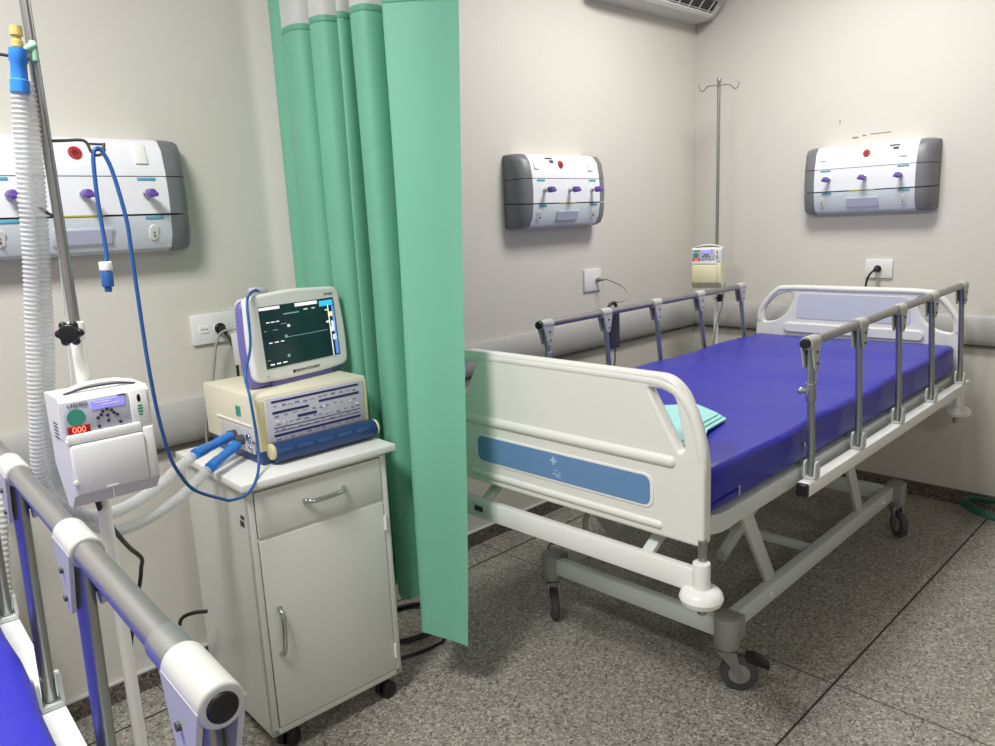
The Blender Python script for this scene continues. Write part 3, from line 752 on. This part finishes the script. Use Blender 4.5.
sbox('trace_line', [(.30, .455, .86, .463), (.30, .83, .50, .85), (.03, .60, .06, .61), (.14, .60, .2, .61), (.25, .68, .32, .69), (.02, .13, .06, .14), (.28, .45, .31, .50), (.28, .13, .31, .18)], M['s_green'])
sbox('clock_field', [(.79, .87, .98, .965)], M['s_cyan'])
sbox('side_menu', [(.945, .02, .985, .34), (.955, .36, .985, .86)], M['s_blue'])
sbox('value_field', [(.90, .68, .965, .76), (.86, .79, .89, .81)], M['s_yellow'])
sbox('value_marks', [(.93, .50, .975, .60), (.91, .42, .965, .50), (.93, .27, .975, .36), (.86, .58, .90, .61), (.33, .62, .36, .66)], M['s_white'])
TX = lambda x, z, y=-.0012: Matrix.Translation((x, y, z)) @ Matrix.Rotation(R(90), 4, 'X')
text('brand_text', 'NIHON KOHDEN', .0125, M['dark_text'], bz, TX(.196, .021))
G().box((.143, -.0008, .021), (.0085, .0015, .0085), rot=Euler((0, R(45), 0))).build('brand_mark', M['dark_text'], bz, 0)
text('model_text', 'Life Scope', .009, M['dark_text'], bz, TX(.318, .246))
G().cyl((.045, .001, .022), (.045, -.0012, .022), .004, seg=12).build('power_button', M['mint'], bz)
# finger sensor parked on top and side plug panel
G().box((.034, .11, .11), (.02, .04, .10), bev=.004).build('socket_block', M['pump_side'], mo)
sn = G().box((.088, .045, H_+.020), (.058, .030, .016), rot=Euler((0, R(4), .1)), bev=.006).build('sensor_clip', M['pump_side'], mo)

# blue sensor cable
pts = [(-3.185, -.455, 1.368), (-3.205, -.475, 1.374), (-3.236, -.50, 1.366), (-3.262, -.53, 1.340), (-3.275, -.55, 1.225), (-3.305, -.56, 1.144), (-3.322, -.61, 1.084), (-3.320, -.62, .960), (-3.345, -.66, .888), (-3.416, -.745, .865),
       (-3.476, -.77, .866), (-3.513, -.79, .885), (-3.589, -.82, .938), (-3.635, -.86, 1.005), (-3.657, -.88, 1.06), (-3.676, -.90, 1.157), (-3.689, -.92, 1.279), (-3.694, -.93, 1.404), (-3.698, -.94, 1.521),
       (-3.701, -.945, 1.586), (-3.714, -.945, 1.675), (-3.727, -.945, 1.714), (-3.738, -.945, 1.722), (-3.747, -.945, 1.702), (-3.750, -.945, 1.617), (-3.748, -.945, 1.522), (-3.753, -.945, 1.495)]
t = thing('sensor_cable', 'blue sensor cable looping from the monitor up over the hook of the stand', 'cable', pts[0])
o0 = Vector(pts[0])
G().tube([Vector(p)-o0 for p in pts], .0042, 10, 6).build('cable', M['cable_blue'], t, 60)
e = Vector(pts[-1])-o0
G().cyl(e+Vector((0, 0, .006)), e+Vector((0, 0, -.012)), .0125, bev=.002).build('collar', M['mon_white'], t)
G().cyl(e+Vector((0, 0, -.012)), e+Vector((-.001, 0, -.045)), .0115, bev=.003).cyl(e+Vector((-.001, 0, -.045)), e+Vector((-.002, 0, -.055)), .007, bev=.002).build('connector', M['cable_blue'], t)

# ------------------------------------------------------------------ infusion stands
def iv_stand(loc, label, ztop, hooks=True, zjoint=1.38, lean=0.0):
    t = thing('iv_stand', label, 'iv stand', loc, group='infusion stands')
    G().cyl((0, 0, zjoint-.03), (0, 0, ztop), .0095, seg=18).build('upper_pole', M['steel'], t)
    G().cyl((0, 0, .10), (0, 0, zjoint), .0135, seg=18, bev=.002).build('lower_pole', M['lid'], t)
    G().cyl((0, 0, zjoint-.025), (0, 0, zjoint+.008), .0165, seg=20, bev=.003).cyl((-.0, -.01, zjoint-.01), (-.018, -.03, zjoint-.01), .006, seg=10).build('clamp_collar', M['lid'], t)
    kb = G(); c = Vector((-.022, -.037, zjoint-.01)); d = Vector((-.5, -.85, 0)).normalized()
    kb.cyl(c-d*.01, c+d*.012, .019, seg=20, bev=.004)
    q = d.to_track_quat('Z', 'Y')
    for i in range(6):
        a = i*math.pi/3; kb.sphere(c+q @ Vector((.018*math.cos(a), .018*math.sin(a), 0)), .0085, seg=10)
    kb.build('clamp_knob', M['black'], t)
    b = G().cyl((0, 0, .075), (0, 0, .125), .028, seg=20, bev=.004)
    for i in range(5):
        a = R(20+72*i); b.beam((0, 0, .092), (.27*math.cos(a), .27*math.sin(a), .072), .026, .02, .003)
    b.build('base', M['lid'], t)
    for i in range(5):
        a = R(20+72*i); x, y = .262*math.cos(a), .262*math.sin(a)
        cs = G().cyl((x, y, .045), (x, y, .068), .008).box((x, y, .046), (.03, .022, .012), bev=.003).build('caster', M['black'], t)
        G().cyl((x, y-.012, .0235), (x, y+.012, .0235), .0235, bev=.004).build('wheel', M['rubber'], cs)
    return t
st1 = iv_stand((-3.825, -.945, 0), 'infusion stand at the left carrying the white pump and hoses', 2.38)
hk = G().tube([(0, 0, 1.733), (.03, 0, 1.735), (.066, 0, 1.736), (.076, 0, 1.716), (.085, 0, 1.709), (.097, 0, 1.714), (.102, 0, 1.733)], .003, 8, 5)
hk.build('hook', M['rubber'], st1)
hk = G().tube([(0, 0, 1.594), (-.012, 0, 1.596), (-.03, 0, 1.61)], .003, 8, 3)
hk.build('hook', M['rubber'], st1)
hk = G().tube([(0, 0, 1.878), (-.05, -.01, 1.880), (-.10, -.01, 1.885), (-.115, -.01, 1.91)], .003, 8, 4)
hk.build('hook', M['rubber'], st1)
hk = G()
for i in range(4):
    a = R(45+90*i); hk.tube([(0, 0, 2.35), (.05*math.cos(a), .05*math.sin(a), 2.35), (.1*math.cos(a), .1*math.sin(a), 2.335), (.13*math.cos(a), .13*math.sin(a), 2.36)], .003, 8, 4)
hk.build('top_hook', M['steel'], st1)
st2 = iv_stand((-.305, -.33, 0), 'tall infusion stand in the corner beside the headboard', 2.243, zjoint=1.06)
hk = G().cyl((0, 0, 2.225), (0, 0, 2.25), .012, bev=.003)
for a in (-62, 28, 118, 208):
    c, s = math.cos(R(a)), math.sin(R(a))
    hk.tube([(0, 0, 2.213), (.035*c, .035*s, 2.215), (.06*c, .06*s, 2.212), (.083*c, .083*s, 2.190), (.10*c, .10*s, 2.200), (.106*c, .106*s, 2.225)], .0032, 8, 5)
hk.build('top_hook', M['steel'], st2)

# ------------------------------------------------------------------ infusion pumps
def pump(label, loc, rz, sc, low, rim, word=True):
    """local: x right, y into the room is -y, z up; box 0..W, front at y=0"""
    t = thing('infusion_pump', label, 'infusion pump', loc, rz, group='infusion pumps')
    t.scale = (sc, sc, sc)
    W_, Hh, D_ = .162, .205, .112
    prof = [(0, .01), (0, .120), (.012, .128), (.012, .200), (.020, Hh), (D_, Hh), (D_, .055), (.055, -.02), (.03, -.02)]
    G().prism(prof, lambda y, z: (0, y, z), lambda y, z: (W_-.0, y, z)).build('casing', low if low != M['pump'] else M['pump'], t, 0)
    G().prism([(.004, .122), (.004, .196), (.014, .2055), (D_-.002, .2055), (D_-.002, .122)], lambda y, z: (-.001, y, z), lambda y, z: (W_+.001, y, z)).build('upper_shell', M['pump'], t, 0)
    fc = G().box((.062, .0025, .164), (.118, .004, .066), bev=.001).build('control_face', M['pump_face'], t)
    G().box((.141, .0015, .164), (.034, .006, .072), bev=.002).build('side_face', rim, t)
    G().box((.070, -.001, .1235), (.136, .008, .019), bev=.003).build('door_rim', rim, t)
    dd = G().box((.072, -.004, .062), (.136, .014, .100), bev=.006).build('door', low, t)
    G().box((.150, -.001, .066), (.020, .010, .108), bev=.003).build('door_edge', low, t)
    G().box((.067, -.0115, .018), (.022, .002, .003)).box((.067, -.0115, .004), (.002, .002, .026)).build('latch', M['pump_side'], dd, 0)
    G().cyl((.004, -.006, .040), (.004, -.014, .040), .004, seg=12).build('door_button', M['lid'], dd)
    y = -.0002
    G().cyl((.024, y, .165), (.024, y+.002, .165), .0165, seg=28).build('green_dial', M['green_dot'], fc)
    G().box((.083, y, .183), (.062, .0015, .017)).build('lcd', M['lcd'], fc, 0)
    G().box((.088, y-.001, .1815), (.034, .0006, .002)).box((.074, y-.001, .187), (.03, .0006, .002)).build('lcd_text', M['lid'], fc, 0)
    lw = G().box((.026, y, .1405), (.040, .0015, .016), bev=.0005).build('led_window', M['led_bg'], fc)
    text('led_digits', '000', .0165, M['led'], lw, Matrix.Translation((.026, y-.0012, .1405)) @ Matrix.Rotation(R(90), 4, 'X'))
    kp = G()
    for dx, dz in ((0, .0), (0, .012), (0, -.011), (.012, .003), (-.012, .003), (.008, .009), (-.008, .009), (.018, -.002), (-.018, -.002), (.022, -.018), (-.018, -.019)):
        kp.cyl((.080+dx, y, .159+dz), (.080+dx, y-.0018, .159+dz), .0032, seg=10)
    kp.build('keypad', M['dark_text'], fc)
    if word:
        text('brand_text', 'LIFEMED', .0098, M['dark_text'], fc, Matrix.Translation((.029, y-.0005, .1895)) @ Matrix.Rotation(R(90), 4, 'X'))
    G().box((.110, y, .1945), (.014, .001, .0025)).build('model_mark', M['dark_text'], fc, 0)
    G().sphere((.141, -.001, .182), .0055, (.7, .4, 1.6), 12).build('lock_slot', M['black'], t)
    gm = G()
    for dz, ww in ((0, .008), (-.006, .010), (-.012, .010), (-.018, .007)): gm.box((.1415, -.0018, .166+dz), (ww, .001, .004))
    gm.build('green_mark', M['green_dot'], t, 0)
    # carrying handle: arched strap over the top
    G().tube([(.012, .045, .200), (.022, .045, .208), (.05, .045, .2165), (.084, .045, .219), (.118, .045, .2165), (.146, .045, .208), (.156, .045, .200)], .0055, 8, 5).build('handle', rim, t)
    G().tube([(.016, .036, .2065), (.05, .036, .2120), (.084, .036, .2135), (.118, .036, .2120), (.150, .036, .2065)], .0022, 8, 5).build('handle_slot', M['dark_text'], t)
    vs = G()
    for i in range(5): vs.box((-.0005, .055, .150-.007*i), (.002, .03, .003))
    vs.build('vent_slots', M['rubber'], t, 0)
    G().box((.075, D_+.008, .10), (.04, .02, .06), bev=.004).build('pole_clamp', M['cplas'], t)
    return t
pump('white infusion pump with lavender display clamped to the left stand', (-3.905, -1.074, 1.064), R(-1), .965, M['pump'], M['lid'])
pump('yellowed infusion pump on the tall stand in the corner', (-.486, -.278, 1.135), R(-72), 1.0, M['pump_yellow'], M['pump'])
cord('pump_cord', [(-3.845, -1.0, 1.07), (-3.838, -.96, 1.01), (-3.80, -.88, .93), (-3.72, -.70, .80), (-3.665, -.60, .72), (-3.645, -.52, .66), (-3.637, -.46, .59), (-3.64, -.40, .50), (-3.66, -.36, .35), (-3.68, -.34, .12), (-3.66, -.30, .01)], .0055, M['cable_black'],
     'black power cord hanging from the pump on the left stand')
cord('cabinet_cord', [(-3.44, -.40, .400), (-3.47, -.37, .396), (-3.492, -.34, .38), (-3.496, -.31, .345), (-3.495, -.28, .27), (-3.49, -.25, .05), (-3.49, -.22, .012)], .006, M['cable_black'],
     'black cord curling out beside the white cabinet')
cord('pump_cord', [(-.37, -.42, 1.14), (-.36, -.40, 1.02), (-.35, -.36, .9), (-.34, -.32, .7), (-.32, -.2, .3), (-.30, -.1, .01)], .004, M['cable_grey'], 'thin cord hanging from the pump in the corner')

# ------------------------------------------------------------------ breathing circuit
L1 = [(-3.863, -.97, 1.818), (-3.874, -.96, 1.678), (-3.881, -.94, 1.532), (-3.894, -.92, 1.378), (-3.908, -.905, 1.219), (-3.917, -.885, 1.083), (-3.89, -.86, 1.005), (-3.849, -.83, .963), (-3.788, -.78, .925), (-3.708, -.72, .91), (-3.606, -.64, .914), (-3.55, -.60, .928), (-3.478, -.549, .942)]
L2 = [(-3.850, -.965, 1.835), (-3.846, -.95, 1.769), (-3.852, -.94, 1.643), (-3.859, -.93, 1.531), (-3.870, -.905, 1.355), (-3.884, -.88, 1.193), (-3.883, -.86, 1.083), (-3.868, -.84, 1.007), (-3.836, -.81, .942), (-3.767, -.76, .876), (-3.692, -.71, .856), (-3.574, -.64, .860), (-3.50, -.605, .885), (-3.455, -.582, .903)]
bc = thing('breathing_circuit', 'clear corrugated breathing hoses with blue ends, from the stand top to the ventilator', 'breathing hose', L1[0])
o0 = Vector(L1[0])
def corr(path):
    P = resample(catmull([Vector(p)-o0 for p in path], 30), .0022)
    G().tube(P, .011, 16, 1, rfun=lambda a, i: (.0112, .0142, .0150, .0132)[i % 4], smooth=False).build('hose', M['hose'], bc, 70)
corr(L1); corr(L2)
def conn(p0, p1, name='connector'):
    p0 = Vector(p0)-o0; p1 = Vector(p1)-o0; d = (p1-p0); L = d.length
    G().lathe(p0, [(.010, 0), (.0158, .001), (.0158, L*.28), (.0140, L*.31), (.0132, L*.66), (.0152, L*.70), (.0152, L*.98), (.010, L)], axis=d).build(name, M['circ_blue'], bc)
conn((-3.472, -.545, .944), (-3.320, -.447, .944)); conn((-3.448, -.578, .905), (-3.322, -.492, .928))
conn((-3.863, -.972, 1.812), (-3.855, -.972, 1.890), 'wye_connector')
b0 = Vector((-3.855, -.972, 1.890))-o0
G().lathe(b0, [(.007, 0), (.0095, .002), (.0095, .012), (.007, .015), (.0075, .020), (.0105, .022), (.0100, .038), (.006, .039)], axis=(.05, 0, 1)).build('amber_adapter', M['yellowish'], bc)
G().cyl(b0+Vector((.008, 0, -.002)), b0+Vector((.030, -.002, .010)), .007, bev=.002).cyl(b0+Vector((.024, -.0, .016)), b0+Vector((.026, .0, -.020)), .006, bev=.002).build('mint_clip', M['mint'], bc)
G().tube([(b0.x+.03, b0.y+.01, b0.z-.02), (b0.x+.034, b0.y+.03, b0.z-.2), (b0.x+.02, b0.y+.04, b0.z-.45), (b0.x+.01, b0.y+.05, b0.z-.7)], .0022, 8, 6).build('sampling_line', M['hose'], bc)
# spare hose hanging behind the left bed rail
q = [(-3.885, -.085, .97), (-3.872, -.12, .825), (-3.884, -.12, .692), (-3.899, -.12, .525), (-3.907, -.12, .335), (-3.92, -.12, .17), (-3.95, -.14, .016)]
t = thing('spare_hose', 'white corrugated hose hanging behind the rail at the far left', 'hose', q[0])
P = resample(catmull([Vector(p)-Vector(q[0]) for p in q], 30), .0042)
G().tube(P, .012, 14, 1, rfun=lambda a, i: (.0105, .013, .0145, .0125)[i % 4], smooth=False).build('hose', M['pump'], t, 70)

# ------------------------------------------------------------------ curtain
plan = [(-2.670, -.853), (-2.745, -.795), (-2.81, -.728), (-2.828, -.695), (-2.78, -.660), (-2.69, -.640), (-2.70, -.605), (-2.79, -.622), (-2.838, -.608), (-2.842, -.55), (-2.805, -.520), (-2.74, -.505), (-2.745, -.485), (-2.832, -.507), (-2.852, -.492),
        (-2.80, -.470), (-2.73, -.450), (-2.80, -.455), (-2.868, -.440), (-2.878, -.375), (-2.83, -.345), (-2.73, -.335), (-2.73, -.305), (-2.83, -.322), (-2.880, -.305), (-2.888, -.25), (-2.872, -.195), (-2.80, -.175), (-2.76, -.150), (-2.79, -.125), (-2.82, -.110), (-2.838, -.080), (-2.832, -.045)]
cu = thing('privacy_curtain', 'green vinyl privacy curtain with white mesh header hanging between the beds', 'curtain', (-2.8, -.45, 0))
base = Vector((-2.8, -.45, 0))
line = catmull([Vector((a, b, 0)) for a, b in plan], 6)
NL = len(line)
def sheet(z0, ztop, rows):
    g = G(); grid = []
    for j in range(rows+1):
        row = []
        for i, p in enumerate(line):
            u = i/(NL-1); zb = z0(u) if callable(z0) else z0
            z1 = ztop(u) if callable(ztop) else ztop
            z = z1+(zb-z1)*j/rows; f = max(0, (2.18-z)/2.0)
            x, y = p.x, p.y
            w = max(0, 1-u*7)                         # the free edge swings in towards the floor
            x -= .155*w*f; y -= .045*w*f
            x += f*.012*math.sin(i*.35+1.3)+f*.006*math.sin(z*3+i*.15); y += f*.012*math.sin(i*.27)+f*.006*math.cos(z*2.4+i*.2)
            x += .012*f*(1 if u > .2 else 0)+.022*f*math.exp(-((u-.1)/.04)**2)
            row.append(g.bm.verts.new((x-base.x, min(y, -.03)-base.y, z)))
        grid.append(row)
    for a, b in zip(grid, grid[1:]):
        for i in range(NL-1): g.bm.faces.new((a[i], a[i+1], b[i+1], b[i]))
    return g
zbot = lambda u: .225-.035*max(0, 1-u*22)+.05*min(1, max(0, u-.06)*12)+.02*math.sin(u*40)*min(1, u*5)
rise = lambda b: (lambda u: b if u < .93 else b+.72*min(1, (u-.93)/.01))
cf = sheet(zbot, rise(2.185), 40).build('curtain_fabric', M['curtain'], cu, 180)
hm = sheet(rise(2.178), rise(2.195), 2); bmesh.ops.transform(hm.bm, matrix=Matrix.Translation((-.0025, -.0025, 0)), verts=hm.bm.verts); hm.build('top_hem', M['hem'], cu, 180)
sheet(rise(2.185), 2.945, 8).build('mesh_header', M['mesh'], cu, 180)
tr = G().box((-2.80, -1.3, H-.012), (.03, 2.5, .022), bev=.003).build('curtain_track', M['lid'], None)
tag(tr, 'white curtain track fixed to the ceiling above the green curtain', 'curtain track')
rn = G()
for i in range(0, NL, 12): rn.cyl((line[i].x-base.x, line[i].y-base.y, 2.94), (line[i].x-base.x+(-2.8-line[i].x)*.8, line[i].y-base.y, 2.978), .0025, seg=6)
rn.build('runner_hooks', M['alu'], cu)

# ------------------------------------------------------------------ cables and hose on the floor
def coil(name, c, rx, ry, turns, r, m, label, z=0.0, ph=0, tail=None, rise=.0):
    P = []; N = int(turns*24)
    for i in range(N+1):
        a = ph+2*math.pi*i/24; k = 1-.05*(i/24)
        P.append(Vector((c[0]+rx*k*math.cos(a)+.004*math.sin(i), c[1]+ry*k*math.sin(a), z+r+ (2*r*.9)*(i/24)*.6+rise*(1+math.sin(a*1.0))*.5)))
    if tail: P = [Vector(p) for p in tail]+P
    o = P[0].copy()
    t = G().tube([p-o for p in P], r, 8, 2).build(name, m, None, 60); t.location = o
    return tag(t, label, 'cable' if 'hose' not in name else 'hose')
coil('coiled_cable', (-2.66, -.36), .17, .13, 2.2, .006, M['cable_black'], 'dark cable coiled on the floor behind the curtain bottom', ph=.5, tail=[(-2.86, -.52, .006), (-2.72, -.56, .006), (-2.60, -.53, .006)])
coil('floor_cable', (-1.74, -.40), .075, .115, 1.1, .0035, M['cable_black'], 'thin dark cable looped on the floor beyond the near bed wheel')
coil('green_hose', (-.12, -1.80), .115, .20, 2.6, .008, M['cable_green'], 'dark green hose coiled on the floor at the foot of the right wall', ph=1.2, rise=.05)

# wall scuffs above the right panel
g = G()
for y, z, w, h in ((-.871, 1.975, .005, .02), (-.955, 1.885, .03, .008), (-1.0, 1.892, .02, .006), (-1.08, 1.895, .1, .004)): g.box((-.0006, y, z), (.0012, w, h))
struct(g.build('trim_8', M['stain'], None, 0))

# ------------------------------------------------------------------ camera, world, view
pan, tilt, roll = R(46.316), R(-11.467), R(-2.612)
fw = Vector((math.cos(tilt)*math.cos(pan), math.cos(tilt)*math.sin(pan), math.sin(tilt)))
rt = fw.cross(Vector((0, 0, 1))).normalized(); up = rt.cross(fw)
RX = rt*math.cos(roll)+up*math.sin(roll); UX = RX.cross(fw)
cd = bpy.data.cameras.new('camera'); cam = bpy.data.objects.new('camera', cd); COL.objects.link(cam)
mm = Matrix((RX, UX, -fw)).transposed().to_4x4(); mm.translation = (-4.261, -2.610, 1.55); cam.matrix_world = mm
cd.sensor_width = 36; cd.lens = 758.371/995*36; cd.clip_start = .02
S.camera = cam
w = bpy.data.worlds.new('world'); w.use_nodes = True; S.world = w
w.node_tree.nodes['Background'].inputs[0].default_value = (.6, .62, .65, 1); w.node_tree.nodes['Background'].inputs[1].default_value = .05
S.view_settings.view_transform = 'Standard'; S.view_settings.look = 'None'; S.view_settings.gamma = 1; S.view_settings.exposure = 0.45
S.view_settings.use_curve_mapping = False
